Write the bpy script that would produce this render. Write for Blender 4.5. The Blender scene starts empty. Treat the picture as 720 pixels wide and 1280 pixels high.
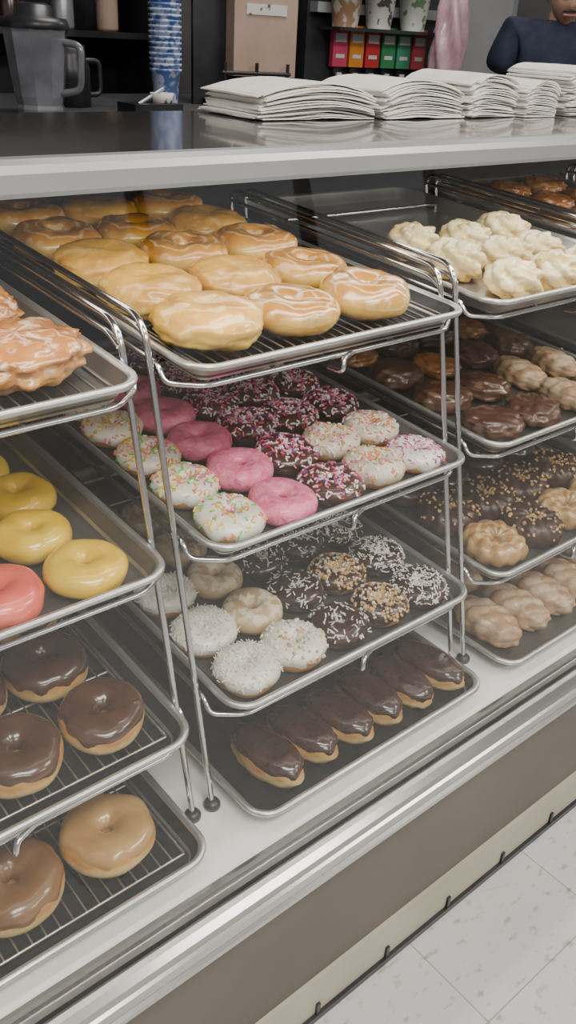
import bpy, bmesh, math, random
from mathutils import Vector, Matrix, noise, Euler
rnd = random.Random(7)
scene = bpy.context.scene
COL = scene.collection

# ------------------------------------------------------------------ materials
def base_mat(name):
    m = bpy.data.materials.new(name); m.use_nodes = True
    nt = m.node_tree; b = nt.nodes['Principled BSDF']
    return m, nt, b
def mat(name, c1, c2=None, rough=.5, metal=0., scale=30., bump=0., bscale=None, coat=0., sub=0., lo=.35, hi=.65, detail=3.):
    m, nt, b = base_mat(name)
    tc = nt.nodes.new('ShaderNodeTexCoord')
    nz = nt.nodes.new('ShaderNodeTexNoise'); nz.inputs['Scale'].default_value = scale; nz.inputs['Detail'].default_value = detail
    nt.links.new(tc.outputs['Object'], nz.inputs['Vector'])
    if c2 is None: c2 = tuple(min(1, x*1.12) for x in c1)
    cr = nt.nodes.new('ShaderNodeValToRGB')
    cr.color_ramp.elements[0].position = lo; cr.color_ramp.elements[1].position = hi
    cr.color_ramp.elements[0].color = (*c1, 1); cr.color_ramp.elements[1].color = (*c2, 1)
    nt.links.new(nz.outputs['Fac'], cr.inputs['Fac']); nt.links.new(cr.outputs['Color'], b.inputs['Base Color'])
    b.inputs['Roughness'].default_value = rough; b.inputs['Metallic'].default_value = metal
    b.inputs['Coat Weight'].default_value = coat; b.inputs['Coat Roughness'].default_value = .12
    if sub:
        b.inputs['Subsurface Weight'].default_value = sub; b.inputs['Subsurface Scale'].default_value = .01
    if bump:
        n2 = nt.nodes.new('ShaderNodeTexNoise'); n2.inputs['Scale'].default_value = bscale or scale*3; n2.inputs['Detail'].default_value = 4
        nt.links.new(tc.outputs['Object'], n2.inputs['Vector'])
        bp = nt.nodes.new('ShaderNodeBump'); bp.inputs['Strength'].default_value = bump; bp.inputs['Distance'].default_value = .004
        nt.links.new(n2.outputs['Fac'], bp.inputs['Height']); nt.links.new(bp.outputs['Normal'], b.inputs['Normal'])
    return m
def dough_mat(name, top, side, bot, zmid=.018, zw=.010, coat=.4, glaze=None, bump=.25, rough=.42, brown=.45, gnoise=0):
    """fried dough: golden top and bottom, pale proof line round the middle, optional sugar glaze patches"""
    m, nt, b = base_mat(name); N = nt.nodes.new; L = nt.links.new
    tc = N('ShaderNodeTexCoord'); sp = N('ShaderNodeSeparateXYZ'); L(tc.outputs['Object'], sp.inputs[0])
    oi = N('ShaderNodeObjectInfo'); vo = N('ShaderNodeVectorMath'); vo.operation = 'ADD'
    cm = N('ShaderNodeCombineXYZ'); mo = N('ShaderNodeMath'); mo.operation = 'MULTIPLY'; mo.inputs[1].default_value = 9; L(oi.outputs['Random'], mo.inputs[0]); L(mo.outputs[0], cm.inputs[0]); L(mo.outputs[0], cm.inputs[1])
    L(tc.outputs['Object'], vo.inputs[0]); L(cm.outputs[0], vo.inputs[1])
    nz = N('ShaderNodeTexNoise'); nz.inputs['Scale'].default_value = 38; nz.inputs['Detail'].default_value = 4; L(vo.outputs[0], nz.inputs['Vector'])
    ad = N('ShaderNodeMath'); ad.operation = 'MULTIPLY_ADD'; ad.inputs[1].default_value = .014; L(nz.outputs['Fac'], ad.inputs[0]); L(sp.outputs['Z'], ad.inputs[2])
    mr = N('ShaderNodeMapRange'); mr.inputs['From Min'].default_value = zmid-zw*1.6+.007; mr.inputs['From Max'].default_value = zmid+zw*1.6+.007; L(ad.outputs[0], mr.inputs['Value'])
    cr = N('ShaderNodeValToRGB'); e = cr.color_ramp.elements
    e[0].position = .1; e[0].color = (*bot, 1); e[1].position = .9; e[1].color = (*top, 1)
    for p in (.38, .58):
        x = cr.color_ramp.elements.new(p); x.color = (*side, 1)
    L(mr.outputs[0], cr.inputs['Fac'])
    n3 = N('ShaderNodeTexNoise'); n3.inputs['Scale'].default_value = 22; n3.inputs['Detail'].default_value = 5; L(vo.outputs[0], n3.inputs['Vector'])
    mx = N('ShaderNodeMixRGB'); mx.blend_type = 'MULTIPLY'; mx.inputs[0].default_value = brown; L(cr.outputs[0], mx.inputs[1])
    r2 = N('ShaderNodeValToRGB'); r2.color_ramp.elements[0].position = .3; r2.color_ramp.elements[0].color = (.52, .38, .22, 1); r2.color_ramp.elements[1].position = .62; L(n3.outputs['Fac'], r2.inputs['Fac']); L(r2.outputs[0], mx.inputs[2])
    out = mx.outputs[0]
    if glaze:
        if gnoise:
            wv = N('ShaderNodeTexNoise'); wv.inputs['Scale'].default_value = gnoise; wv.inputs['Detail'].default_value = 4; L(vo.outputs[0], wv.inputs['Vector'])
            wo = wv.outputs['Fac']; wid = .08
        else:
            wv = N('ShaderNodeTexWave'); wv.wave_type = 'RINGS'; wv.rings_direction = 'Z'; wv.inputs['Scale'].default_value = 17; wv.inputs['Distortion'].default_value = 6; wv.inputs['Detail'].default_value = 3; wv.inputs['Detail Scale'].default_value = 2.
            L(tc.outputs['Object'], wv.inputs['Vector']); wo = wv.outputs['Fac']; wid = .3
        gr = N('ShaderNodeValToRGB'); gr.color_ramp.elements[0].position = glaze[1]; gr.color_ramp.elements[0].color = (0, 0, 0, 1); gr.color_ramp.elements[1].position = min(1, glaze[1]+wid); gr.color_ramp.elements[1].color = (glaze[2],)*3+(1,)
        L(wo, gr.inputs['Fac'])
        ml = N('ShaderNodeMath'); ml.operation = 'MULTIPLY'; L(gr.outputs[0], ml.inputs[0])
        m2 = N('ShaderNodeMapRange'); m2.inputs['From Min'].default_value = zmid; m2.inputs['From Max'].default_value = zmid+zw*1.3; L(sp.outputs['Z'], m2.inputs['Value']); L(m2.outputs[0], ml.inputs[1])
        m3 = N('ShaderNodeMixRGB'); L(ml.outputs[0], m3.inputs[0]); L(out, m3.inputs[1]); m3.inputs[2].default_value = (*glaze[0], 1); out = m3.outputs[0]
    L(out, b.inputs['Base Color'])
    b.inputs['Roughness'].default_value = rough; b.inputs['Coat Weight'].default_value = coat; b.inputs['Coat Roughness'].default_value = .09
    bp = N('ShaderNodeBump'); bp.inputs['Strength'].default_value = bump; bp.inputs['Distance'].default_value = .004; L(n3.outputs['Fac'], bp.inputs['Height']); L(bp.outputs[0], b.inputs['Normal'])
    return m

M = {}
M['alu'] = mat('pan_aluminium', (.50, .49, .47), (.64, .63, .61), rough=.34, metal=.85, scale=9)
M['pan_mid'] = mat('pan_mid_tone', (.13, .12, .11), (.20, .185, .17), rough=.35, metal=.7, scale=8)  # mid-dark pan interior; the rim keeps the bright aluminium
M['pan_dark'] = mat('pan_darkened', (.014, .014, .016), (.03, .03, .032), rough=.35, metal=.4, scale=12)
M['chrome'] = mat('chrome_wire', (.60, .60, .61), (.72, .72, .73), rough=.16, metal=1., scale=5)
M['wiredark'] = mat('cooling_wire', (.42, .38, .33), (.6, .56, .5), rough=.3, metal=.9, scale=40)
M['rail'] = mat('rail_aluminium', (.50, .49, .47), (.58, .57, .55), rough=.22, metal=.95, scale=4)
M['band'] = mat('band_satin', (.34, .345, .35), (.40, .405, .41), rough=.36, metal=.5, scale=3)
M['deck'] = mat('deck_white', (.76, .74, .69), (.82, .80, .75), rough=.3, scale=6)
M['black'] = mat('black_plastic', (.012, .012, .014), (.03, .03, .032), rough=.35, scale=8)
M['dark'] = mat('dark_interior', (.016, .015, .018), (.03, .027, .03), rough=.5, scale=3)
M['darkgrey'] = mat('dark_grey', (.045, .045, .05), (.07, .07, .075), rough=.5, scale=3)
M['topglass'] = mat('counter_black_glass', (.085, .075, .07), (.11, .10, .095), rough=.05, scale=2, coat=.8)
M['panel'] = mat('front_panel_taupe', (.10, .082, .065), (.125, .104, .084), rough=.5, scale=3)
M['plinth'] = mat('plinth_cream', (.38, .35, .26), (.45, .42, .33), rough=.5, scale=5)
M['napkin'] = mat('napkin_paper', (.80, .76, .69), (.88, .85, .79), rough=.9, scale=25, bump=.15, bscale=120)
M['choc'] = mat('chocolate_icing', (.030, .012, .009), (.06, .024, .015), rough=.22, scale=30, coat=.5, bump=.08, bscale=60)
M['chocL'] = mat('milk_chocolate_icing', (.060, .022, .010), (.10, .038, .018), rough=.22, scale=25, coat=.5, bump=.05, bscale=50)
M['maple'] = mat('maple_icing', (.17, .075, .025), (.24, .115, .038), rough=.28, scale=25, coat=.5, bump=.1, bscale=50)
M['tanglaze'] = mat('caramel_glaze', (.42, .22, .065), (.52, .30, .10), rough=.28, scale=25, coat=.6, bump=.1, bscale=50)
M['white'] = mat('white_icing', (.80, .73, .60), (.88, .83, .73), rough=.35, scale=30, coat=.3, bump=.1, bscale=70)
M['whiteb'] = mat('beige_icing', (.66, .54, .40), (.80, .71, .58), rough=.4, scale=50, coat=.2, bump=.1, bscale=70)
M['pink'] = mat('pink_icing', (.80, .13, .25), (.92, .28, .41), rough=.4, scale=60, coat=.25, bump=.8, bscale=130)
M['yellow'] = mat('yellow_icing', (.80, .47, .015), (.90, .62, .05), rough=.25, scale=20, coat=.6, bump=.08, bscale=50)
M['coral'] = mat('coral_icing', (.76, .09, .055), (.86, .17, .11), rough=.28, scale=22, coat=.5, bump=.08, bscale=50)
M['coco'] = mat('coconut', (.76, .71, .61), (.90, .86, .78), rough=.8, scale=90)
M['nut'] = mat('peanut_pieces', (.50, .27, .09), (.72, .47, .22), rough=.6, scale=90)
for n, c in dict(s_yellow=(.85, .6, .05), s_pink=(.85, .16, .34), s_green=(.16, .55, .14), s_orange=(.85, .27, .03), s_white=(.86, .84, .8), s_purple=(.22, .05, .25), s_red=(.6, .03, .04), s_blue=(.08, .25, .6)).items():
    M[n] = mat(n, c, rough=.4, scale=60)
M['dough'] = dough_mat('fried_dough', (.55, .25, .05), (.84, .60, .24), (.50, .24, .05))
M['cake'] = dough_mat('cake_dough', (.42, .19, .05), (.52, .27, .08), (.40, .18, .05), coat=.1)
M['choccake'] = dough_mat('chocolate_cake_dough', (.05, .02, .012), (.07, .03, .016), (.05, .02, .012), coat=.1)
M['glazed'] = dough_mat('glazed_dough', (.62, .28, .035), (.86, .54, .10), (.50, .22, .03), zmid=.020, zw=.012, coat=1., glaze=((.86, .70, .46), .64, .5), brown=.62, rough=.28)
M['crumb'] = dough_mat('filled_dough', (.78, .42, .06), (.88, .58, .11), (.55, .27, .04), zmid=.016, zw=.010, coat=.7, bump=1., glaze=((.88, .66, .28), .55, .35), brown=.6, gnoise=60)
M['fritter'] = dough_mat('fritter_dough', (.52, .20, .03), (.62, .29, .05), (.33, .12, .03), zmid=.02, zw=.012, coat=1., bump=1., glaze=((.88, .76, .54), .56, .6), brown=.8, gnoise=34)
M['danish'] = dough_mat('danish_dough', (.38, .14, .025), (.46, .20, .05), (.28, .09, .02), zmid=.015, zw=.012, coat=.9, bump=1., glaze=((.80, .54, .26), .56, .4), brown=.7, gnoise=40)
M['darkpastry'] = dough_mat('dark_pastry_dough', (.10, .04, .02), (.13, .055, .028), (.08, .03, .02), zmid=.015, zw=.012, coat=.6, bump=1., glaze=((.40, .24, .14), .58, .4), brown=.7, gnoise=40)
M['puff'] = dough_mat('cream_puff_dough', (.80, .63, .30), (.80, .58, .24), (.60, .35, .08), zmid=.022, coat=.9, bump=.5, glaze=((.90, .80, .54), .45, .6), gnoise=26, brown=.55)
M['cruller'] = dough_mat('cruller_dough', (.50, .27, .09), (.60, .37, .14), (.42, .21, .06), zmid=.02, coat=.5, bump=.6, glaze=((.80, .62, .36), .5, .5))
M['twist'] = dough_mat('twist_dough', (.50, .31, .17), (.60, .40, .22), (.46, .27, .12), zmid=.02, coat=.2, bump=.5, glaze=((.76, .60, .44), .48, .5), gnoise=25)
M['beige'] = dough_mat('powdered_dough', (.60, .42, .23), (.64, .45, .25), (.45, .26, .1), zmid=.02, coat=.0, bump=.9, glaze=((.86, .76, .58), .45, .7), gnoise=70)
M['skin'] = mat('skin', (.50, .30, .21), (.56, .35, .25), rough=.5, scale=12, sub=.1)
M['hair'] = mat('hair_dark', (.02, .014, .01), (.045, .03, .022), rough=.6, scale=90)
M['navy'] = mat('navy_cloth', (.018, .024, .048), (.03, .038, .072), rough=.85, scale=18, bump=.3, bscale=60)
M['trouser'] = mat('black_trouser', (.02, .02, .022), (.035, .035, .04), rough=.85, scale=18)
M['eye'] = mat('eye_white', (.8, .78, .75), rough=.2, scale=5)
M['lips'] = mat('lips', (.36, .15, .12), rough=.5, scale=20)
M['wall'] = mat('wall_paint_dark', (.085, .08, .085), (.12, .11, .115), rough=.6, scale=2)
M['wallL'] = mat('wall_paint_light', (.50, .48, .45), rough=.7, scale=2)
M['ceil'] = mat('ceiling_tile', (.68, .67, .65), (.74, .73, .71), rough=.9, scale=40)
M['steel'] = mat('stainless', (.20, .22, .26), (.27, .29, .33), rough=.4, metal=.4, scale=3)
M['steelL'] = mat('stainless_light', (.34, .35, .37), (.42, .43, .45), rough=.35, metal=.6, scale=3)
M['clearp'] = mat('smoky_plastic', (.12, .12, .135), (.22, .22, .25), rough=.15, scale=9, coat=.8)
M['cupblue'] = mat('cup_blue', (.10, .17, .42), (.50, .56, .72), rough=.3, scale=45, lo=.45, hi=.55)
M['kraft'] = mat('kraft_board', (.38, .26, .20), (.44, .31, .25), rough=.8, scale=9)
M['pinkp'] = mat('pink_bag_film', (.36, .20, .25), (.50, .32, .38), rough=.3, scale=14, coat=.4)
M['cupw'] = mat('paper_cup_print', (.62, .60, .56), (.10, .09, .09), rough=.5, scale=26, lo=.56, hi=.60)
M['cupb'] = mat('paper_cup_brown', (.34, .20, .12), (.60, .54, .46), rough=.5, scale=22, lo=.5, hi=.56)
M['cupg'] = mat('paper_cup_green', (.60, .61, .56), (.16, .28, .14), rough=.5, scale=24, lo=.56, hi=.6)
for n, c in dict(c_pink=(.55, .05, .12), c_orange=(.66, .23, .03), c_red=(.50, .03, .03), c_green=(.03, .23, .08), c_green2=(.06, .28, .16), c_red2=(.55, .08, .10), c_white=(.6, .6, .58)).items():
    M[n] = mat(n, c, rough=.4, scale=30)

def floor_material():
    m, nt, b = base_mat('vinyl_tile'); N = nt.nodes.new; L = nt.links.new
    tc = N('ShaderNodeTexCoord')
    br = N('ShaderNodeTexBrick'); br.offset = 0; br.inputs['Scale'].default_value = 1; br.inputs['Brick Width'].default_value = .305; br.inputs['Row Height'].default_value = .305; br.inputs['Mortar Size'].default_value = .0012
    br.inputs['Color1'].default_value = (.56, .56, .545, 1); br.inputs['Color2'].default_value = (.59, .59, .575, 1); br.inputs['Mortar'].default_value = (.32, .31, .29, 1)
    L(tc.outputs['Object'], br.inputs['Vector'])
    mp = N('ShaderNodeMapping'); mp.inputs['Scale'].default_value = (1, 1.8, 1); mp.inputs['Rotation'].default_value = (0, 0, .6); L(tc.outputs['Object'], mp.inputs['Vector'])
    n1 = N('ShaderNodeTexNoise'); n1.inputs['Scale'].default_value = 34; n1.inputs['Detail'].default_value = 3; L(mp.outputs[0], n1.inputs['Vector'])
    r1 = N('ShaderNodeValToRGB'); r1.color_ramp.elements[0].position = .28; r1.color_ramp.elements[0].color = (.62, .60, .57, 1); r1.color_ramp.elements[1].position = .42; L(n1.outputs['Fac'], r1.inputs['Fac'])
    mx = N('ShaderNodeMixRGB'); mx.blend_type = 'MULTIPLY'; mx.inputs[0].default_value = 1; L(br.outputs['Color'], mx.inputs[1]); L(r1.outputs[0], mx.inputs[2])
    n2 = N('ShaderNodeTexNoise'); n2.inputs['Scale'].default_value = 4; L(tc.outputs['Object'], n2.inputs['Vector'])
    r2 = N('ShaderNodeValToRGB'); r2.color_ramp.elements[0].color = (.86, .85, .83, 1); L(n2.outputs['Fac'], r2.inputs['Fac'])
    m2 = N('ShaderNodeMixRGB'); m2.blend_type = 'MULTIPLY'; m2.inputs[0].default_value = 1; L(mx.outputs[0], m2.inputs[1]); L(r2.outputs[0], m2.inputs[2])
    L(m2.outputs[0], b.inputs['Base Color']); b.inputs['Roughness'].default_value = .32
    return m
M['floor'] = floor_material()
def glass_material():
    """thin pane: Schlick reflectance from the angle between the ray and the pane"""
    m = bpy.data.materials.new('case_glass'); m.use_nodes = True; nt = m.node_tree; nt.nodes.clear(); N = nt.nodes.new; L = nt.links.new
    o = N('ShaderNodeOutputMaterial'); t = N('ShaderNodeBsdfTransparent'); t.inputs[0].default_value = (.96, .975, .97, 1)
    g = N('ShaderNodeBsdfGlossy'); g.inputs['Roughness'].default_value = .02
    ge = N('ShaderNodeNewGeometry'); vd = N('ShaderNodeVectorMath'); vd.operation = 'DOT_PRODUCT'; L(ge.outputs['Incoming'], vd.inputs[0]); L(ge.outputs['Normal'], vd.inputs[1])
    ab = N('ShaderNodeMath'); ab.operation = 'ABSOLUTE'; L(vd.outputs['Value'], ab.inputs[0])
    su = N('ShaderNodeMath'); su.operation = 'SUBTRACT'; su.inputs[0].default_value = 1; L(ab.outputs[0], su.inputs[1])
    pw = N('ShaderNodeMath'); pw.operation = 'POWER'; pw.inputs[1].default_value = 5; L(su.outputs[0], pw.inputs[0])
    ma = N('ShaderNodeMath'); ma.operation = 'MULTIPLY_ADD'; ma.inputs[1].default_value = .9; ma.inputs[2].default_value = .085; L(pw.outputs[0], ma.inputs[0])
    mx = N('ShaderNodeMixShader'); L(ma.outputs[0], mx.inputs[0]); L(t.outputs[0], mx.inputs[1]); L(g.outputs[0], mx.inputs[2]); L(mx.outputs[0], o.inputs[0])
    return m
M['glass'] = glass_material()

# ------------------------------------------------------------------ mesh builder
class MB:
    def __init__(s): s.v = []; s.f = []; s.m = []; s.sm = []; s.mats = []
    def mi(s, k):
        if k not in s.mats: s.mats.append(k)
        return s.mats.index(k)
    def add(s, vs, fs, k, smooth=True):
        o = len(s.v); i = s.mi(k); s.v += [tuple(x) for x in vs]
        for f in fs: s.f.append(tuple(a+o for a in f)); s.m.append(i); s.sm.append(smooth)
    def grid(s, rows, k, closeu=False, closev=False, smooth=True, flip=False):
        n = len(rows); m = len(rows[0]); vs = [p for r in rows for p in r]; fs = []
        for i in range(n if closeu else n-1):
            for j in range(m if closev else m-1):
                a = i*m+j; b = i*m+(j+1) % m; c = ((i+1) % n)*m+(j+1) % m; d = ((i+1) % n)*m+j
                fs.append((a, d, c, b) if flip else (a, b, c, d))
        s.add(vs, fs, k, smooth)
    def box(s, c, sz, k, rot=None):
        vs = []
        for x in (-.5, .5):
            for y in (-.5, .5):
                for z in (-.5, .5):
                    p = Vector((x*sz[0], y*sz[1], z*sz[2]))
                    if rot is not None: p = rot @ p
                    vs.append(p+Vector(c))
        s.add(vs, [(0, 1, 3, 2), (4, 6, 7, 5), (0, 4, 5, 1), (2, 3, 7, 6), (0, 2, 6, 4), (1, 5, 7, 3)], k, False)
    def tube(s, path, r, k, n=8):
        P = [Vector(p) for p in path]; rows = []
        t0 = (P[1]-P[0]).normalized(); up = Vector((0, 0, 1)) if abs(t0.z) < .9 else Vector((1, 0, 0))
        nn = t0.cross(up).normalized()
        for i, p in enumerate(P):
            a = P[max(0, i-1)]; b = P[min(len(P)-1, i+1)]; t = (b-a).normalized()
            nn = (nn-t*nn.dot(t)).normalized(); bb = t.cross(nn)
            rows.append([p+nn*math.cos(2*math.pi*j/n)*r+bb*math.sin(2*math.pi*j/n)*r for j in range(n)])
        s.grid(rows, k, closev=True)
        s.add(rows[0], [tuple(range(n))], k, False); s.add(rows[-1], [tuple(range(n))[::-1]], k, False)
    def lathe(s, prof, k, c=(0, 0, 0), n=28, smooth=True):
        rows = [[(c[0]+r*math.cos(2*math.pi*j/n), c[1]+r*math.sin(2*math.pi*j/n), c[2]+z) for j in range(n)] for r, z in prof]
        s.grid(rows, k, closev=True, smooth=smooth)
    def mesh(s, name):
        me = bpy.data.meshes.new(name); me.from_pydata(s.v, [], s.f)
        for k in s.mats: me.materials.append(M[k])
        me.polygons.foreach_set('material_index', s.m); me.polygons.foreach_set('use_smooth', s.sm)
        bm = bmesh.new(); bm.from_mesh(me); bmesh.ops.recalc_face_normals(bm, faces=bm.faces); bm.to_mesh(me); bm.free()
        me.update(); return me
    def obj(s, name, loc=(0, 0, 0), rot=(0, 0, 0), parent=None):
        o = bpy.data.objects.new(name, s.mesh(name)); COL.objects.link(o); o.location = loc; o.rotation_euler = rot
        if parent: o.parent = parent
        return o
def arc(path, r=.012, n=5):
    """round the interior corners of a polyline"""
    P = [Vector(p) for p in path]; out = [P[0]]
    for i in range(1, len(P)-1):
        a, b, c = P[i-1], P[i], P[i+1]; d1 = (a-b); d2 = (c-b); q = min(r, d1.length*.45, d2.length*.45)
        s0 = b+d1.normalized()*q; s1 = b+d2.normalized()*q
        for j in range(n+1):
            t = j/n; out.append(s0*(1-t)**2+b*2*t*(1-t)+s1*t*t)
    out.append(P[-1]); return out
def prism(name, prof, x0, x1, k):
    b = MB(); n = len(prof)
    rows = [[(x, y, z) for y, z in prof] for x in (x0, x1)]
    b.grid(rows, k, closev=True, smooth=False); b.add(rows[0], [tuple(range(n))], k, False); b.add(rows[1], [tuple(range(n))], k, False)
    return b.obj(name)
def boxobj(name, lo, hi, k, bevel=0):
    b = MB(); b.box([(a+c)/2 for a, c in zip(lo, hi)], [c-a for a, c in zip(lo, hi)], k); o = b.obj(name)
    if bevel:
        m = o.modifiers.new('bevel', 'BEVEL'); m.width = bevel; m.segments = 2
    return o

# ------------------------------------------------------------------ pastry meshes
def spw(x, e): return math.copysign(abs(x)**e, x)
def ring_pt(th, ph, R, a, b, sd, off=0., amp=.0016, ridges=0, ramp=0.):
    rr = 1.
    if ridges: rr = 1+ramp*abs(math.sin(ridges*th/2+ph*1.2))
    rr *= 1+.07*noise.noise(Vector((math.cos(th)*1.3+sd, math.sin(th)*1.3, 4.1)))
    c = spw(math.cos(ph), .9)*(a*rr+off); z = spw(math.sin(ph), .85)*(b*rr+off)
    w = 1+.06*noise.noise(Vector((math.cos(th)*1.1, math.sin(th)*1.1, sd*3.7)))
    rad = (R+c)*w
    x = rad*math.cos(th); y = rad*math.sin(th)
    n = noise.noise(Vector((x*40, y*40, z*40+sd*9)))*amp
    zz = z+b+n
    return Vector((x*(1+n*8), y*(1+n*8), max(zz, 0.0006 if z < 0 else zz)))
def ring_mesh(name, dough, icing=None, R=.029, a=.021, b=.017, seed=0, sprinkles=None, nsp=0, chunk=None, cover=.25, ridges=0, ramp=0., amp=.0018):
    mb = MB(); rs = random.Random(seed*31+5); NT, NP = 56, 22
    kw = dict(R=R, a=a, b=b, sd=seed, amp=amp, ridges=ridges, ramp=ramp)
    mb.grid([[ring_pt(2*math.pi*i/NT, 2*math.pi*j/NP, **kw) for j in range(NP)] for i in range(NT)], dough, closeu=True, closev=True)
    if icing:
        rows = []; K = 16
        for i in range(NT):
            th = 2*math.pi*i/NT
            w = noise.noise(Vector((math.cos(th)*2.4, math.sin(th)*2.4, seed*5.1)))
            p0 = -cover+.6*w; p1 = math.pi*.98
            row = []
            for j in range(K):
                t = j/(K-1); ph = p0+(p1-p0)*t; o = .0028*min(1, t*7, (1-t)*7)-.0004
                row.append(ring_pt(th, ph, off=o, **kw))
            rows.append(row)
        mb.grid(rows, icing, closeu=True)
    for q in range(nsp):
        th = rs.random()*2*math.pi; ph = rs.uniform(.12, math.pi*.85)
        p = ring_pt(th, ph, off=.0026, **kw); e = .02
        nrm = ((ring_pt(th, ph+e, off=.0026, **kw)-p).cross(ring_pt(th+e, ph, off=.0026, **kw)-p))
        nrm.normalize()
        if nrm.dot(p-Vector((R*math.cos(th), R*math.sin(th), b))) < 0: nrm = -nrm
        rot = nrm.to_track_quat('Z', 'Y').to_matrix() @ Matrix.Rotation(rs.random()*6.28, 3, 'Z')
        if chunk == 'coco':
            rot = rot @ Matrix.Rotation(rs.uniform(-.9, .9), 3, 'Y'); sz = (rs.uniform(.004, .010), .0016, .0008)
        elif chunk == 'nut':
            rot = rot @ Matrix.Rotation(rs.uniform(-.6, .6), 3, 'Y'); s = rs.uniform(.002, .0042); sz = (s*1.3, s, s*.8)
        else: sz = (rs.uniform(.005, .0075), .0019, .0019)
        mb.box(p+nrm*.0004, sz, rs.choice(sprinkles), rot)
    return mb.mesh(name)
def blob_mesh(name, dough, rx=.05, ry=.05, h=.034, seed=0, lump=.12, freq=2.5, power=.8, dimple=0., icing=None, ridges=0, ramp=0., twist=0., N1=44, N2=26, ic0=-.02, coil=0.):
    mb = MB()
    def pt(th, ph, off=0.):
        c = spw(math.cos(ph), power); s = spw(math.sin(ph), .8)
        d = Vector((math.cos(th)*c, math.sin(th)*c, s))
        l = 1+lump*noise.fractal(d*freq+Vector((seed*7.3, 0, 0)), .7, 2, 3)
        if ridges: l += ramp*(abs(math.sin(ridges*th/2+twist*ph))-.5)
        if coil: l += coil*(abs(math.sin(d.y*7+d.x*2+seed))-.5)
        z = d.z*h/2*l
        if dimple and d.z > 0: z -= dimple*math.exp(-((c/.35)**2))
        return Vector((d.x*(rx*l+off), d.y*(ry*l+off), max(.0004, z+h/2+(off if s > 0 else 0))))
    mb.grid([[pt(2*math.pi*i/N1, -math.pi/2+math.pi*j/(N2-1)) for j in range(N2)] for i in range(N1)], dough, closeu=True)
    if icing:
        rows = []
        for i in range(N1):
            th = 2*math.pi*i/N1; w = noise.noise(Vector((math.cos(th)*2, math.sin(th)*2, seed*4.4)))
            p0 = ic0+.35*w; rows.append([pt(th, p0+(math.pi/2-p0)*j/13, off=.0026*min(1, j/2)-.0003) for j in range(14)])
        mb.grid(rows, icing, closeu=True)
    return mb.mesh(name)

multi = ['s_yellow', 's_pink', 's_green', 's_orange', 's_yellow', 's_white']
purp = ['s_white', 's_white', 's_white', 's_pink', 's_pink', 's_purple', 's_red']
pale = ['s_white', 's_white', 'nut', 's_orange', 'nut', 'coco', 's_pink']
pale2 = ['s_white', 's_pink', 's_purple', 's_pink', 's_white']
V = {}
def var(key, n, fn): V[key] = [fn(i) for i in range(n)]
var('glazed_ring', 4, lambda i: ring_mesh('glazed_ring', 'glazed', R=.034, a=.028, b=.021, seed=i+1, amp=.004))
var('filled', 3, lambda i: blob_mesh('filled_donut', 'crumb', rx=.065, ry=.062, h=.046, seed=i+1, lump=.09, power=.7, dimple=.003))
var('sprinkle_white', 3, lambda i: ring_mesh('sprinkle_white', 'cake', 'white', R=.025, a=.0185, b=.016, seed=i+11, sprinkles=multi, nsp=130+i*35))
var('pink', 3, lambda i: ring_mesh('pink_ring', 'cake', 'pink', R=.026, a=.0195, b=.0165, seed=i+21, cover=.45))
var('sprinkle_choc', 4, lambda i: ring_mesh('sprinkle_choc', 'choccake', 'chocL', R=.025, a=.0185, b=.016, seed=i+31, sprinkles=purp, nsp=210+i*40))
var('sprinkle_pale', 3, lambda i: ring_mesh('sprinkle_pale', 'cake', 'whiteb', R=.025, a=.0185, b=.016, seed=i+41, sprinkles=pale, nsp=160+i*30))
var('sprinkle_pp', 2, lambda i: ring_mesh('sprinkle_pp', 'cake', 'white', R=.025, a=.0185, b=.016, seed=i+46, sprinkles=pale2, nsp=200))
var('coco_white', 3, lambda i: ring_mesh('coco_white', 'cake', 'white', R=.024, a=.020, b=.018, seed=i+51, sprinkles=['coco'], nsp=300, chunk='coco'))
var('coco_choc', 3, lambda i: ring_mesh('coco_choc', 'choccake', 'choc', R=.024, a=.019, b=.017, seed=i+61, sprinkles=['coco'], nsp=110, chunk='coco'))
var('coco_heavy', 2, lambda i: ring_mesh('coco_heavy', 'choccake', 'choc', R=.024, a=.019, b=.017, seed=i+66, sprinkles=['coco'], nsp=340, chunk='coco'))
var('nut_choc', 2, lambda i: ring_mesh('nut_choc', 'cake', 'choc', R=.024, a=.019, b=.017, seed=i+71, sprinkles=['nut', 'nut', 'nut', 'coco'], nsp=330, chunk='nut'))
var('nut_white', 2, lambda i: ring_mesh('nut_white', 'cake', 'white', R=.024, a=.020, b=.018, seed=i+76, sprinkles=['coco', 'coco', 'nut'], nsp=150, chunk='nut'))
var('tan', 2, lambda i: ring_mesh('tan_ring', 'beige', None, R=.025, a=.019, b=.018, seed=i+81, amp=.003))
var('yellow', 3, lambda i: ring_mesh('yellow_ring', 'dough', 'yellow', R=.027, a=.0205, b=.018, seed=i+91, cover=.5, amp=.0012))
var('coral', 2, lambda i: ring_mesh('coral_ring', 'dough', 'coral', R=.028, a=.021, b=.018, seed=i+96, cover=.35, amp=.0012))
var('choc_ring', 3, lambda i: ring_mesh('choc_ring', 'dough', 'chocL', R=.031, a=.025, b=.024, seed=i+101, cover=-.25))
var('maple_ring', 2, lambda i: ring_mesh('maple_ring', 'dough', 'maple', R=.033, a=.026, b=.023, seed=i+111, cover=-.25))
var('tan_ring', 2, lambda i: ring_mesh('tan_glazed_ring', 'dough', 'tanglaze', R=.033, a=.026, b=.023, seed=i+115, cover=-.25))
var('eclair', 3, lambda i: blob_mesh('eclair', 'dough', rx=.033, ry=.066, h=.048, seed=i+121, lump=.06, power=.6, icing='choc', ic0=.22))
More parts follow.
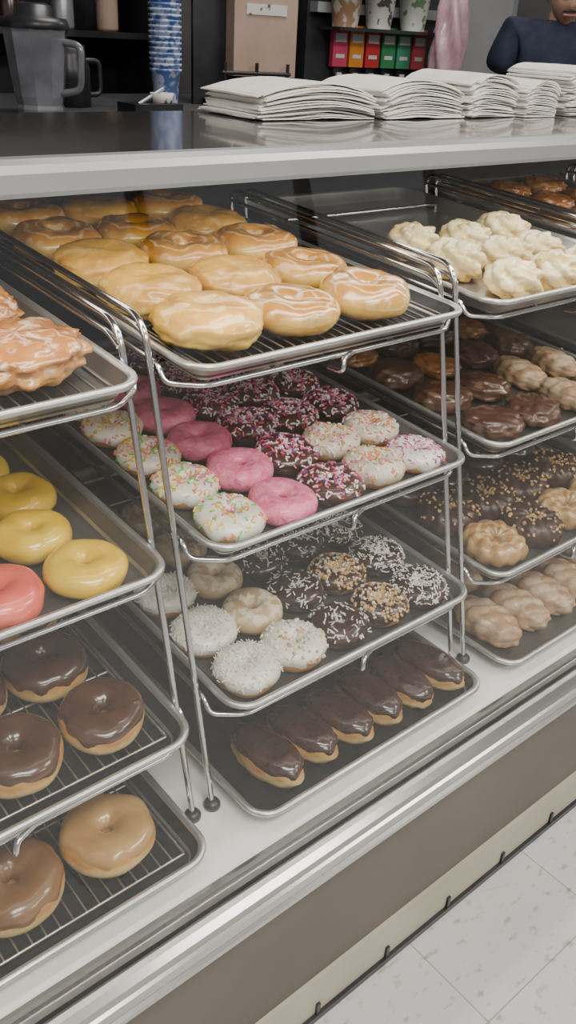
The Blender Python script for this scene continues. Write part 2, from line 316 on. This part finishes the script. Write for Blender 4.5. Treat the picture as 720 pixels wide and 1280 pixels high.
var('fritter', 3, lambda i: blob_mesh('fritter', 'fritter', rx=.078, ry=.066, h=.050, seed=i+131, lump=.18, freq=2.8, power=.7, N1=64, N2=34))
var('puff', 4, lambda i: blob_mesh('puff', 'puff', rx=.046, ry=.041, h=.056, seed=i+141, lump=.12, freq=2.0, power=.85, ridges=5, ramp=.19, twist=3.4, N1=80, N2=40))
var('cruller', 3, lambda i: ring_mesh('cruller', 'cruller', None, R=.026, a=.020, b=.017, seed=i+151, ridges=11, ramp=.28))
var('swirl', 2, lambda i: ring_mesh('cruller_choc', 'choccake', None, R=.026, a=.020, b=.018, seed=i+161, ridges=11, ramp=.28, sprinkles=['nut'], nsp=90, chunk='nut'))
var('twist', 3, lambda i: blob_mesh('twist', 'twist', rx=.034, ry=.066, h=.050, seed=i+171, lump=.07, power=.65, freq=3, coil=.14, N1=60, N2=34))
var('darkring', 2, lambda i: ring_mesh('dark_ring', 'choccake', 'choc', R=.026, a=.020, b=.017, seed=i+181))
var('danish', 2, lambda i: blob_mesh('danish', 'danish', rx=.052, ry=.048, h=.034, seed=i+191, lump=.18, freq=2.6, power=.7, dimple=.006))
var('darkpastry', 2, lambda i: blob_mesh('dark_pastry', 'darkpastry', rx=.050, ry=.046, h=.038, seed=i+195, lump=.14, freq=2.4, power=.7, coil=.12))

# ------------------------------------------------------------------ racks & pans
W, D, PITCH, LEAN, TILT, DF = .462, .64, .5152, .2188, .0636, .066
XO = .013
H = [.591, .3844, .1746, .028]
def frame(r, k):
    h = H[k]; t = TILT if k < 3 else .01
    return Matrix.Translation((r*PITCH+XO-(.012 if (r, k) == (-1, 3) else 0), -DF+LEAN*h-(.022 if k == 3 else 0), h-DF*t)) @ Matrix.Rotation(t, 4, 'X')
def ringpts(inset, z, rad=.038, n=6):
    r = max(.004, rad-inset); x0, y0, x1, y1 = inset, inset, W-inset, D-inset; out = []
    for cx, cy, a0 in ((x1-r, y0+r, -90), (x1-r, y1-r, 0), (x0+r, y1-r, 90), (x0+r, y0+r, 180)):
        for j in range(n+1):
            a = math.radians(a0+90*j/n); out.append((cx+r*math.cos(a), cy+r*math.sin(a), z))
    return out
def pan_mesh(k):
    mb = MB(); prof = [(.024, -.0265), (.012, -.008), (.004, -.008), (.0008, -.0055), (0, -.003), (.0012, -.0004), (.004, .0008), (.008, 0), (.0105, -.003), (.021, -.0225), (.027, -.0242)]
    rows = [ringpts(i, z) for i, z in prof]; mb.grid(rows[:9], 'alu', closev=True); mb.grid(rows[8:], k, closev=True)
    n = len(rows[0]); mb.add(rows[0], [tuple(range(n))], 'alu', False); mb.add(rows[-1], [tuple(range(n))], k, False)
    return mb.mesh('sheet_pan')
PAN = {k: pan_mesh(k) for k in ('alu', 'pan_mid', 'pan_dark')}
def cooling_mesh():
    mb = MB(); x = .035
    while x < W-.03:
        mb.tube([(x, .032, -.012), (x, D-.032, -.012)], .0013, 'wiredark', 5); x += .0165
    for y in (.032, .17, .32, .47, D-.032): mb.tube([(.03, y, -.0145), (W-.03, y, -.0145)], .002, 'wiredark', 6)
    for x in (.03, W-.03): mb.tube([(x, .032, -.0135), (x, D-.032, -.0135)], .0022, 'wiredark', 6)
    return mb.mesh('cooling_rack')
COOL = cooling_mesh()
def put(name, me, mx):
    o = bpy.data.objects.new(name, me); COL.objects.link(o); o.matrix_world = mx; return o
dark_pans = {(0, 3), (-1, 3), (-1, 2), (0, 0)}
mid_pans = {(0, 1), (0, 2), (1, 1), (1, 2), (1, 3), (-1, 1), (-1, 0), (2, 0), (3, 0)}
cool = {(0, 0), (-1, 0), (-1, 2), (-1, 3)}
for r in (-1, 0, 1, 2, 3):
    for k in range(4):
        put('sheet_pan', PAN['pan_dark' if (r, k) in dark_pans else 'pan_mid' if (r, k) in mid_pans else 'alu'], frame(r, k))
        if (r, k) in cool: put('cooling_rack', COOL, frame(r, k))
    mb = MB(); X = r*PITCH; top = H[0]+.036
    for x in (X-.004, X+W+.018):
        yb = .50
        f0 = Vector((x, 0.0, .004)); f1 = Vector((x, LEAN*top, top)); b1 = Vector((x, LEAN*top+yb, top+yb*TILT)); b0 = Vector((x, yb, .004))
        mb.tube(arc([f0, f1, b1, b0], .03), .0040, 'chrome', 10)
        s = .010 if x < X else -.010
        mb.tube(arc([(x+s*.3, LEAN*(H[0]+.012), H[0]+.012), (x+s*.3, LEAN*(H[0]+.016)+.02, H[0]+.022), (x+s*.3, LEAN*H[0]+yb, H[0]+.018+yb*TILT)]), .0034, 'chrome')
        for f in (f0, b0):
            mb.lathe([(0, -.004), (.011, -.004), (.0115, .002), (.009, .006), (.0045, .008), (0, .008)], 'black', (f.x, f.y, f.z), 16)
    for k in range(3):
        F = frame(r, k)
        def T(u, v, z): return F @ Vector((u, v, z))
        loop = [T(-.008, D-.12, -.013), T(-.008, .06, -.013), T(-.008, .045, -.030), T(.03, .018, -.030), T(W-.03, .018, -.030), T(W+.008, .045, -.030), T(W+.008, .06, -.013), T(W+.008, D-.12, -.013)]
        mb.tube(arc(loop, .014), .0034, 'chrome')
        mb.tube(arc([T(-.008, D-.12, -.013), T(W+.008, D-.12, -.013)]), .0034, 'chrome')
        c = W*.5
        mb.tube(arc([T(c+.028, .02, -.031), T(c, .010, -.031), T(c-.004, .004, -.046), T(c-.004, .03, -.05)], .008), .0038, 'chrome')
        for xx in (c-.1, c+.1): mb.tube([T(xx, .018, -.030), T(xx, D-.12, -.030)], .003, 'chrome')
    mb.obj('wire_display_rack')

def place(name, key, r, k, u, v, rot=None, sc=1., lift=None):
    base = -.0242 if lift is None else lift
    if (r, k) in cool and lift is None: base = -.0105
    me = V[key][rnd.randrange(len(V[key]))]
    sx, sy = sc*rnd.uniform(.97, 1.03), sc*rnd.uniform(.97, 1.03)
    mx = frame(r, k) @ Matrix.Translation((u, v, base)) @ Matrix.Rotation(rnd.uniform(-.03, .03), 4, 'X') @ Matrix.Rotation(rnd.random()*6.28 if rot is None else rot, 4, 'Z') @ Matrix.Diagonal((sx, sy, sc*rnd.uniform(.92, 1.08), 1))
    return put(name, me, mx)
def j(s=.004): return rnd.uniform(-s, s)

# centre rack
for row in range(5):
    for c in range(3):
        key = 'filled' if (c == 0 and row < 2) or (row+c) % 3 == 2 and row > 0 else 'glazed_ring'
        place('glazed_donut', key, 0, 0, .078+c*.130+j(.003), .090+row*.124+j(.003), sc=1.03 if c == 0 else 1.01)
types = ['sprinkle_white', 'pink', 'sprinkle_choc', 'sprinkle_pale', 'sprinkle_pp']
nm = dict(sprinkle_white='sprinkle_donut', pink='pink_iced_donut', sprinkle_choc='sprinkle_donut', sprinkle_pale='sprinkle_donut', sprinkle_pp='sprinkle_donut')
for row in range(6):
    for c in range(5):
        key = types[c]
        if c == 3: key = ['sprinkle_pale', 'sprinkle_pale', 'sprinkle_choc', 'sprinkle_choc', 'sprinkle_choc', 'sprinkle_choc'][row]
        if c == 4: key = ['sprinkle_pp', 'sprinkle_pale', 'sprinkle_choc', 'sprinkle_choc', 'sprinkle_pale', 'sprinkle_pale'][row]
        place(nm[key], key, 0, 1, .064+c*.0840+j(.002), .064+row*.093+j(.002), sc=.97)
t2 = [['coco_white', 'nut_white', 'coco_choc', 'nut_choc', 'coco_heavy'], ['coco_white', 'tan', 'coco_choc', 'nut_choc', 'coco_heavy'], ['coco_white', 'tan', 'coco_choc', 'coco_choc', 'coco_heavy'],
      ['tan', 'tan', 'coco_choc', 'coco_choc', 'coco_choc'], ['coco_white', 'tan', 'coco_choc', 'coco_choc', 'coco_heavy']]
n2 = dict(coco_white='coconut_donut', nut_white='coconut_donut', coco_choc='chocolate_coconut_donut', nut_choc='peanut_donut', coco_heavy='chocolate_coconut_donut', tan='powdered_donut')
for row in range(5):
    for c in range(5):
        key = t2[row][c]; place(n2[key], key, 0, 2, .062+c*.084+j(.002), .064+row*.095+j(.002), sc=.98 if c < 2 else .97)
for c in range(6):
    place('chocolate_eclair', 'eclair', 0, 3, .080+c*.0665, .090+j(.003), rot=.14+j(.06), sc=.95)
# left rack
for row in range(3):
    for c in range(3):
        place('apple_fritter', 'fritter', -1, 0, W-.100-c*.155, .096+row*.145, rot=.4+row*1.3+c, sc=.93)
lt = [['yellow', 'coral', 'coral', 'yellow'], ['yellow', 'yellow', 'coral', 'yellow'], ['yellow', 'yellow', 'coral', 'coral'], ['yellow', 'yellow', 'yellow', 'coral'], ['yellow', 'yellow', 'yellow', 'coral'], ['yellow', 'yellow', 'yellow', 'coral']]
for row in range(6):
    for c in range(4):
        key = lt[row][c]; place(key+'_iced_donut', key, -1, 1, W-.080-c*.100-(.022 if row % 2 else 0), .064+row*.086, sc=.93)
for row in range(4):
    for c in range(3):
        place('chocolate_iced_donut', 'choc_ring', -1, 2, W-.086-c*.108-(.018 if row % 2 else 0), .084+row*.112, sc=.93)
        if row < 3: place('maple_iced_donut' if c else 'glazed_donut', 'maple_ring' if c else 'tan_ring', -1, 3, W-.100-c*.122, .094+row*.125, sc=.97)
# right rack
for (u, v) in ((.120, .066), (.225, .062), (.33, .066), (.105, .172), (.215, .160), (.315, .165), (.115, .275), (.235, .262), (.34, .262)):
    place('cream_puff', 'puff', 1, 0, u, v, sc=1.0)
for row in range(5):
    for c in range(4):
        key = ['darkpastry', 'darkpastry', 'twist', 'twist'][c] if row < 2 else ('darkpastry' if (row+c) % 3 else 'danish')
        place({'darkpastry': 'chocolate_pastry', 'danish': 'danish_pastry', 'twist': 'twist_pastry'}[key], key, 1, 1, .075+c*.105, .07+row*.108, sc=.86 if key in ('danish', 'twist') else .95)
for row in range(4):
    for c in range(4):
        key = 'cruller' if row == 0 and c != 1 else ('swirl' if row < 2 else 'darkring')
        place('cruller_donut' if key != 'darkring' else 'chocolate_iced_donut', key, 1, 2, .085+c*.104, .078+row*.104, sc=1.08)
for c in range(5):
    for row in range(2):
        place('twist_pastry', 'twist', 1, 3, .068+c*.080, .105+row*.150, rot=.0+j(.06), sc=1.0)
for r in (2, 3):
    for row in range(5):
        for c in range(3):
            place('danish_pastry', 'danish', r, 0, .085+c*.135, .08+row*.118, sc=1.0)

# ------------------------------------------------------------------ display case
X0, X1 = -1.0, 3.6
case = bpy.data.objects.new('display_case', None); COL.objects.link(case)
def part(o): o.parent = case; return o
part(boxobj('deck', (X0, -.098, -.03), (X1, .90, 0), 'deck'))
part(prism('rail_channel', [(-.0981, -.03), (-.0981, .002), (-.104, .0035), (-.110, .0035), (-.112, -.002), (-.122, -.002), (-.122, -.03)], X0, X1, 'rail'))
part(boxobj('rail_gasket', (X0, -.1300, -.03), (X1, -.1221, -.0005), 'black'))
part(prism('rail_front', [(-.1301, -.041), (-.1301, .004), (-.134, .006), (-.141, .005), (-.149, -.002), (-.152, -.008), (-.1495, -.010), (-.1495, -.013), (-.154, -.015), (-.156, -.026), (-.1535, -.028), (-.1535, -.031), (-.159, -.033), (-.159, -.040), (-.155, -.043)], X0, X1, 'rail'))
part(boxobj('front_panel', (X0, -.128, -.31), (X1, -.10, -.0411), 'panel'))
part(boxobj('plinth', (X0, -.134, -.397), (X1, -.10, -.3101), 'plinth'))
part(boxobj('toe_gap_dark_strip', (X0, -.1400, -.41), (X1, -.10, -.3971), 'black'))  # black strip set proud of the plinth, its colour standing in for the gap's darkness
mb = MB(); x = X0+.05
while x < X1: mb.box((x, -.1360, -.386), (.007, .0045, .026), 'black'); x += .15
part(mb.obj('plinth_clips'))
part(boxobj('case_body', (X0, -.09, -.41), (X1, .90, -.0301), 'darkgrey'))
part(boxobj('back_panel', (X0, .885, 0.0001), (X1, .90, .735), 'dark'))
part(boxobj('case_roof', (X0, .30, .7351), (X1, .90, .75), 'darkgrey'))
part(boxobj('end_panel', (X0, -.09, .0001), (X0+.01, .884, .735), 'dark'))
part(boxobj('end_panel_far', (X1-.01, -.09, .0001), (X1, .884, .735), 'dark'))
part(prism('band_front', [(.012, .786), (-.006, .786), (-.009, .790), (-.012, .804), (-.009, .810), (-.002, .8135), (.012, .8135)], X0, X1, 'band'))
part(boxobj('shelf_top', (X0, .0121, .804), (X1, .33, .8135), 'topglass'))
part(boxobj('shelf_underside', (X0, .0121, .794), (X1, .325, .8039), 'darkgrey'))
part(boxobj('shelf_riser', (X0, .305, .7501), (X1, .32, .7939), 'darkgrey'))
mb = MB(); mb.add([(X0, -.126, .0005), (X1, -.126, .0005), (X1, .004, .786), (X0, .004, .786)], [(0, 1, 2, 3)], 'glass', False); part(mb.obj('front_glass'))

# napkins
def napkin_stack(loc, w, d, n, rotz, seed, splay=.006):
    rs = random.Random(seed); mb = MB(); z = 0
    for i in range(n):
        th = rs.uniform(.0022, .0034); ox, oy = rs.uniform(-splay, splay), rs.uniform(-splay, splay)*.6; a = rs.uniform(-.05, .05)
        top = []; bot = []
        for jx in range(9):
            rt = []; rb = []
            for jy in range(5):
                x = (jx/8-.5)*w; y = (jy/4-.5)*d
                wob = .0016*math.sin(x*40+seed)+.0012*noise.noise(Vector((x*18, y*18, i*.6+seed)))
                sag = -.010*(abs(x)/(w/2))**3*min(1, i/n+.1)
                zz = max(z*.9+wob+sag, i*.0006)
                X = ox+x*math.cos(a)-y*math.sin(a); Y = oy+x*math.sin(a)+y*math.cos(a)
                edge = .5 if jy in (0, 4) else 1
                rt.append((X, Y, zz+th*.5+th*.45*edge)); rb.append((X, Y, zz+th*.5-th*.45*edge))
            top.append(rt); bot.append(rb)
        mb.grid(top, 'napkin'); mb.grid(bot, 'napkin')
        for e in (0, 8): mb.grid([top[e], bot[e]], 'napkin')
        mb.grid([[r[0] for r in top], [r[0] for r in bot]], 'napkin'); mb.grid([[r[4] for r in top], [r[4] for r in bot]], 'napkin')
        z += th
    return mb.obj('napkin_stack', loc, (0, 0, rotz))
zt = .8138
napkin_stack((.290, .258, zt), .175, .12, 16, -.03, 1, .009)
napkin_stack((.468, .252, zt), .155, .12, 17, .04, 2)
napkin_stack((.612, .250, zt), .108, .12, 21, .06, 3)
napkin_stack((.715, .245, zt), .075, .13, 20, .02, 4, .003)
napkin_stack((.845, .245, zt), .115, .13, 28, -.05, 5, .006)

# ------------------------------------------------------------------ room shell
def plane(name, vs, k):
    mb = MB(); mb.add(vs, [(0, 1, 2, 3)], k, False); return mb.obj(name)
ZF, ZC = -.41, 2.35
plane('floor', [(-5, -5, ZF), (6, -5, ZF), (6, 3.0, ZF), (-5, 3.0, ZF)], 'floor')
plane('ceiling', [(-5, -5, ZC), (6, -5, ZC), (6, 3.0, ZC), (-5, 3.0, ZC)], 'ceil')
plane('wall_back', [(-5, 3.0, ZF), (6, 3.0, ZF), (6, 3.0, ZC), (-5, 3.0, ZC)], 'wall')
plane('wall_right', [(6, -5, ZF), (6, 3, ZF), (6, 3, ZC), (6, -5, ZC)], 'wallL')
mb = MB(); mb.box((.5, -5, ZF+.35), (11, .12, .7), 'wallL'); mb.box((.5, -5, ZC-.2), (11, .12, .4), 'wallL')
for i in range(8): mb.box((-5+i*1.57, -5, .97), (.10, .1, 1.96), 'darkgrey')  # unseen mullions between window bays, added for streaks reflected in the front glass
mb.obj('wall_front')

# ------------------------------------------------------------------ things behind the case
boxobj('back_counter', (.2, 1.55, ZF+.001), (2.42, 2.35, .68), 'darkgrey', .005)
ZB = .681
sh = MB()
for z in (.86, 1.10): sh.box((.9, 2.62, z), (1.2, .30, .02), 'black')
for x in (.3, 1.5): sh.box((x, 2.62, .47), (.03, .30, 1.76), 'black')
sh.box((.9, 2.78, .85), (1.2, .02, .9), 'dark')
sh.obj('storage_shelf')
def jar(x, y, z, s, k, nm='syrup_bottle'):
    b = MB(); b.lathe([(0, 0), (.04, 0), (.042, .01), (.042, .11), (.03, .135), (.015, .15), (.015, .18), (0, .18)], k, n=20); b.lathe([(.017, .165), (.017, .195), (0, .195)], 'black', n=16)
    o = b.obj(nm, (x, y, z)); o.scale = (s, s, s); return o
for i, x in enumerate((.45, .62, .78, .98, 1.18, 1.36)): jar(x, 2.6, .871, .95, ['kraft', 'black', 'steel', 'choc', 'steelL', 'kraft'][i])
b = MB()
b.lathe([(0, 0), (.062, 0), (.064, .01), (.060, .02), (.066, .04), (.082, .19), (.085, .20), (.078, .20), (.060, .03), (0, .03)], 'clearp', n=10, smooth=False)
b.tube(arc([(.078, 0, .17), (.125, 0, .165), (.118, 0, .06), (.066, 0, .05)], .02), .009, 'clearp')
b.lathe([(.086, .198), (.088, .206), (.082, .222), (.05, .226), (.046, .25), (.03, .256), (0, .256)], 'black', n=24)
b.obj('blender_pitcher', (.65, 1.72, ZB), (0, 0, -.9))
b = MB(); b.lathe([(0, 0), (.06, 0), (.062, .10), (.05, .13), (.05, .16), (.02, .165), (0, .165)], 'black', n=24); b.tube(arc([(.05, 0, .12), (.1, 0, .12), (.1, 0, .03), (.06, 0, .03)], .02), .008, 'black'); b.obj('coffee_pot', (.83, 1.90, ZB))
b = MB(); b.box((0, 0, .012), (.16, .1, .024), 'black'); b.tube([(-.04, 0, .02), (.05, .01, .06)], .006, 'steelL'); b.lathe([(0, 0.02), (.03, .02), (.035, .05), (.033, .05), (0, .03)], 'cupw', (.04, 0, 0), 18); b.obj('utensil_tray', (.98, 1.70, ZB))
def cup_stack(name, loc, k, n, r=.044, step=.014, h=.11, parent=None):
    b = MB()
    for i in range(n):
        z = i*step; b.lathe([(r*.72, z), (r*.95, z+h*.93), (r*1.04, z+h*.94), (r*1.04, z+h), (r*.93, z+h), (r*.70, z+.004), (0, z+.004)], k, n=24)
    return b.obj(name, loc, (0, 0, 0), parent)
cup_stack('plastic_cup_stack', (1.085, 1.78, ZB), 'cupblue', 22, r=.046)
cup_stack('paper_cup_stack', (1.20, 1.95, ZB+.001), 'cupw', 8, .034)
b = MB()
b.box((0, .05, .25), (.36, .02, .52), 'black')
b.box((0, 0, .01), (.30, .12, .02), 'black')
b.box((.04, -.0, .21), (.22, .07, .24), 'kraft'); b.box((.04, -.037, .28), (.14, .002, .03), 'cupw')
for x in (-.11, 0, .11): b.tube(arc([(x, .04, .04), (x, -.06, .03), (x, -.062, .13)], .02), .006, 'black')
b.tube([(-.12, -.062, .10), (.12, -.062, .10)], .006, 'black')
for x in (-.03, .05): b.tube(arc([(x-.03, 0, .33), (x-.025, 0, .45), (x+.025, 0, .45), (x+.03, 0, .33)], .03), .004, 'pinkp')
b.obj('bag_holder', (1.46, 1.86, ZB), (0, 0, -.25))
disp = bpy.data.objects.new('drink_dispenser', None); COL.objects.link(disp); disp.location = (1.99, 1.80, ZB); disp.rotation_euler = (0, 0, -.12)
b = MB()
b.box((0, .16, .38), (.64, .34, .76), 'black'); b.box((0, -.06, .02), (.64, .14, .04), 'black'); b.box((0, -.03, .30), (.62, .05, .03), 'steelL')
for i, k in enumerate(('c_pink', 'c_orange', 'c_red', 'c_green', 'c_green2', 'c_red2')):
    x = -.20+i*.070
    b.box((x, -.035, .19), (.060, .02, .125), k); b.box((x, -.0462, .215), (.045, .002, .026), 'c_white'); b.box((x, -.0462, .160), (.036, .002, .012), 'c_white')
    b.box((x, -.02, .105), (.024, .02, .04), 'black'); b.box((x, -.045, .085), (.02, .008, .05), 'c_white')
b.box((-.02, -.085, .241), (.52, .12, .010), 'black')
b.obj('dispenser_body', parent=disp)
for x, k in ((-.22, 'cupb'), (-.08, 'cupw'), (.07, 'cupg')):
    cup_stack('cups', (x, -.088, .2465), k, 9, .058, .016, .12, parent=disp)
b = MB()
rows = []
for i in range(18):
    t = i/17; rr = .055*math.sin(math.pi*min(1, t*.82+.12))**.6
    rows.append([(rr*(1+.25*math.sin(5*a+t*9))*math.cos(a), rr*(1+.25*math.sin(5*a+t*9))*math.sin(a), t*.42) for a in [2*math.pi*q/26 for q in range(26)]])
b.grid(rows, 'pinkp', closev=True); b.add(rows[0], [tuple(range(26))], 'pinkp')
b.obj('cup_sleeve_bag', (2.13, 1.60, .6815))
b = MB(); b.box((0, 0, .9), (.9, .5, 1.8), 'steel'); b.box((0, -.255, 1.28), (.8, .01, .5), 'steelL'); b.box((0, -.27, 1.0), (.7, .02, .02), 'black'); b.obj('refrigerator', (3.15, 2.7, ZF+.001))

# ------------------------------------------------------------------ person
def skin_obj(name, pts, edges, rad, k, sub=2, root=0, parent=None):
    me = bpy.data.meshes.new(name); me.from_pydata(pts, edges, []); me.materials.append(M[k]); o = bpy.data.objects.new(name, me); COL.objects.link(o)
    s = o.modifiers.new('skin', 'SKIN'); s.use_smooth_shade = True
    for i, v in enumerate(me.skin_vertices[0].data):
        r = rad[i]; v.radius = r if isinstance(r, tuple) else (r, r); v.use_root = (i == root)
    m = o.modifiers.new('sub', 'SUBSURF'); m.levels = sub; m.render_levels = sub
    if parent: o.parent = parent
    return o
person = bpy.data.objects.new('shop_worker', None); COL.objects.link(person)
person.location = (3.00, 1.76, ZF); person.rotation_euler = (0, 0, math.radians(-38)); person.scale = (1.03, 1.03, 1.0)
P = [(0, 0, .92), (0, .01, 1.06), (0, .01, 1.20), (0, .02, 1.33), (0, .02, 1.40),
     (-.18, .02, 1.365), (.18, .02, 1.365), (-.235, .0, 1.20), (.235, .0, 1.20)]
E = [(0, 1), (1, 2), (2, 3), (3, 4), (3, 5), (3, 6), (5, 7), (6, 8)]
skin_obj('shirt', P, E, [(.155, .11), (.155, .105), (.175, .115), (.15, .095), (.06, .055), (.08, .07), (.08, .07), (.066, .066), (.066, .066)], 'navy', parent=person)
skin_obj('trousers', [(0, 0, .93), (-.09, 0, .86), (.09, 0, .86), (-.10, -.01, .48), (.10, -.01, .48), (-.10, .02, .09), (.10, .02, .09)], [(0, 1), (0, 2), (1, 3), (2, 4), (3, 5), (4, 6)], [(.14, .11), .095, .095, .065, .065, .05, .05], 'trouser', parent=person)
for s in (-1, 1):
    skin_obj('shoe', [(s*.10, .05, .045), (s*.105, -.06, .04), (s*.11, -.16, .032)], [(0, 1), (1, 2)], [.042, .044, .032], 'black', parent=person)
    skin_obj('forearm', [(s*.235, .0, 1.20), (s*.24, -.02, 1.10), (s*.21, -.14, 1.06), (s*.15, -.27, 1.06), (s*.145, -.31, 1.055), (s*.14, -.35, 1.05)], [(0, 1), (1, 2), (2, 3), (3, 4), (4, 5)], [.045, .043, .036, .026, (.034, .020), (.036, .016)], 'skin', parent=person)
    for i, (dx, ln) in enumerate(((-.028, .075), (-.010, .085), (.009, .08), (.027, .062))):
        bx = s*.14+dx
        skin_obj('finger', [(bx, -.355, 1.05), (bx, -.355-ln*.45, 1.05), (bx, -.355-ln*.8, 1.035), (bx, -.355-ln, 1.015)], [(0, 1), (1, 2), (2, 3)], [.009, .0085, .0075, .0065], 'skin', 1, parent=person)
    skin_obj('thumb', [(s*.14-s*.03, -.32, 1.05), (s*.14-s*.055, -.35, 1.045), (s*.14-s*.06, -.385, 1.035)], [(0, 1), (1, 2)], [.012, .010, .008], 'skin', 1, parent=person)
hb = MB(); rows = []
for i in range(25):
    ph = -math.pi/2+math.pi*i/24; row = []
    for q in range(36):
        a = 2*math.pi*q/36; x = math.cos(a)*math.cos(ph); y = math.sin(a)*math.cos(ph); z = math.sin(ph)
        jaw = 1-.26*max(0, -z)**1.2; X_ = x*.076*jaw; Y_ = y*.096*(1-.12*max(0, -z)); Z_ = z*.118
        if y < -.2:
            f = math.exp(-(x/.16)**2); Y_ -= .022*f*math.exp(-((z+.18)/.16)**2)
            Y_ += .010*math.exp(-((abs(x)-.38)/.17)**2)*math.exp(-((z-.02)/.12)**2)
            Y_ -= .007*math.exp(-(x/.33)**2)*math.exp(-((z+.5)/.10)**2)
            Y_ -= .006*math.exp(-((z-.22)/.1)**2)*math.exp(-(x/.6)**2)
            Y_ -= .008*math.exp(-(x/.3)**2)*math.exp(-((z+.86)/.14)**2)
        row.append((X_, Y_, Z_))
    rows.append(row)
hb.grid(rows, 'skin', closev=True)
hrows = []
for i in range(14):
    row = []
    for q in range(36):
        a = 2*math.pi*q/36; fr = max(0, -math.sin(a)); p = math.pi/2-(math.pi*.62)*(i/13)*(1-.48*fr**.7)
        row.append((math.cos(a)*math.cos(p)*.084, math.sin(a)*math.cos(p)*.103+.004, math.sin(p)*.127+.002))
    hrows.append(row)
hb.grid(hrows, 'hair', closev=True)
for s in (-1, 1):
    c = Vector((s*.030, -.080, .004)); hb.lathe([(0, -.011), (.008, -.008), (.011, 0), (.008, .008), (0, .011)], 'eye', tuple(c), 14); hb.lathe([(0, -.004), (.004, -.003), (.005, 0), (.004, .003), (0, .004)], 'hair', (c.x, c.y-.0085, c.z), 10)
    hb.tube([(s*.048, -.086, .022), (s*.03, -.097, .028), (s*.014, -.097, .024)], .0035, 'hair', 6)
    hb.tube(arc([(s*.074, .0, .022), (s*.090, .012, .026), (s*.088, .012, -.018), (s*.072, .0, -.026)], .015), .008, 'skin', 8)
hb.tube([(-.026, -.094, -.058), (-.01, -.102, -.056), (.01, -.102, -.056), (.026, -.094, -.058)], .005, 'lips', 8)
hb.tube([(-.03, -.093, -.044), (0, -.104, -.040), (.03, -.093, -.044)], .0045, 'hair', 8)
hb.obj('head', (0, -.045, 1.51), (.28, 0, -.1), person)
skin_obj('neck', [(0, .015, 1.37), (0, -.0, 1.44), (0, -.025, 1.50)], [(0, 1), (1, 2)], [.062, .054, .05], 'skin', parent=person)

# ------------------------------------------------------------------ lights
def area(name, loc, sx, sy, e, rot=(0, 0, 0), col=(1, .97, .92)):
    l = bpy.data.lights.new(name, 'AREA'); l.shape = 'RECTANGLE'; l.size = sx; l.size_y = sy; l.energy = e; l.color = col
    o = bpy.data.objects.new(name, l); COL.objects.link(o); o.location = loc; o.rotation_euler = rot; return o
area('ceiling_light', (-.3, -1.3, ZC-.03), 1.2, .6, 58)
area('ceiling_light', (2.0, -1.3, ZC-.03), 1.2, .6, 48)
area('ceiling_light', (-.8, -3.0, ZC-.03), 1.2, .6, 56)
area('ceiling_light', (1.6, -3.0, ZC-.03), 1.2, .6, 44)
area('ceiling_light', (1.4, 1.4, ZC-.03), 1.2, .6, 26)
area('ceiling_light', (3.6, 1.4, ZC-.03), 1.2, .6, 18)
area('case_lamp', (.9, .09, .788), 3.6, .05, 10, (math.radians(8), 0, 0), (1, .95, .85))
area('case_lamp', (.9, .29, .730), 3.6, .05, 3, (0, 0, 0), (1, .95, .85))
w = bpy.data.worlds.new('store_ambient'); scene.world = w; w.use_nodes = True
w.node_tree.nodes['Background'].inputs[0].default_value = (.97, .98, 1, 1); w.node_tree.nodes['Background'].inputs[1].default_value = .48

# ------------------------------------------------------------------ camera
cd = bpy.data.cameras.new('camera'); co = bpy.data.objects.new('camera', cd); COL.objects.link(co)
ps, pi_, ro = .847, .5093, .0591
F = Vector((math.cos(pi_)*math.cos(ps), math.cos(pi_)*math.sin(ps), -math.sin(pi_))); R = Vector((math.sin(ps), -math.cos(ps), 0)); U = R.cross(F)
R2 = R*math.cos(ro)+U*math.sin(ro); U2 = -R*math.sin(ro)+U*math.cos(ro)
mw = Matrix((R2, U2, -F)).transposed().to_4x4(); mw.translation = (-.4814, -.6581, .9075); co.matrix_world = mw
cd.sensor_fit = 'VERTICAL'; cd.sensor_height = 36; cd.lens = 1075.8/1280*36; cd.clip_start = .02
scene.camera = co
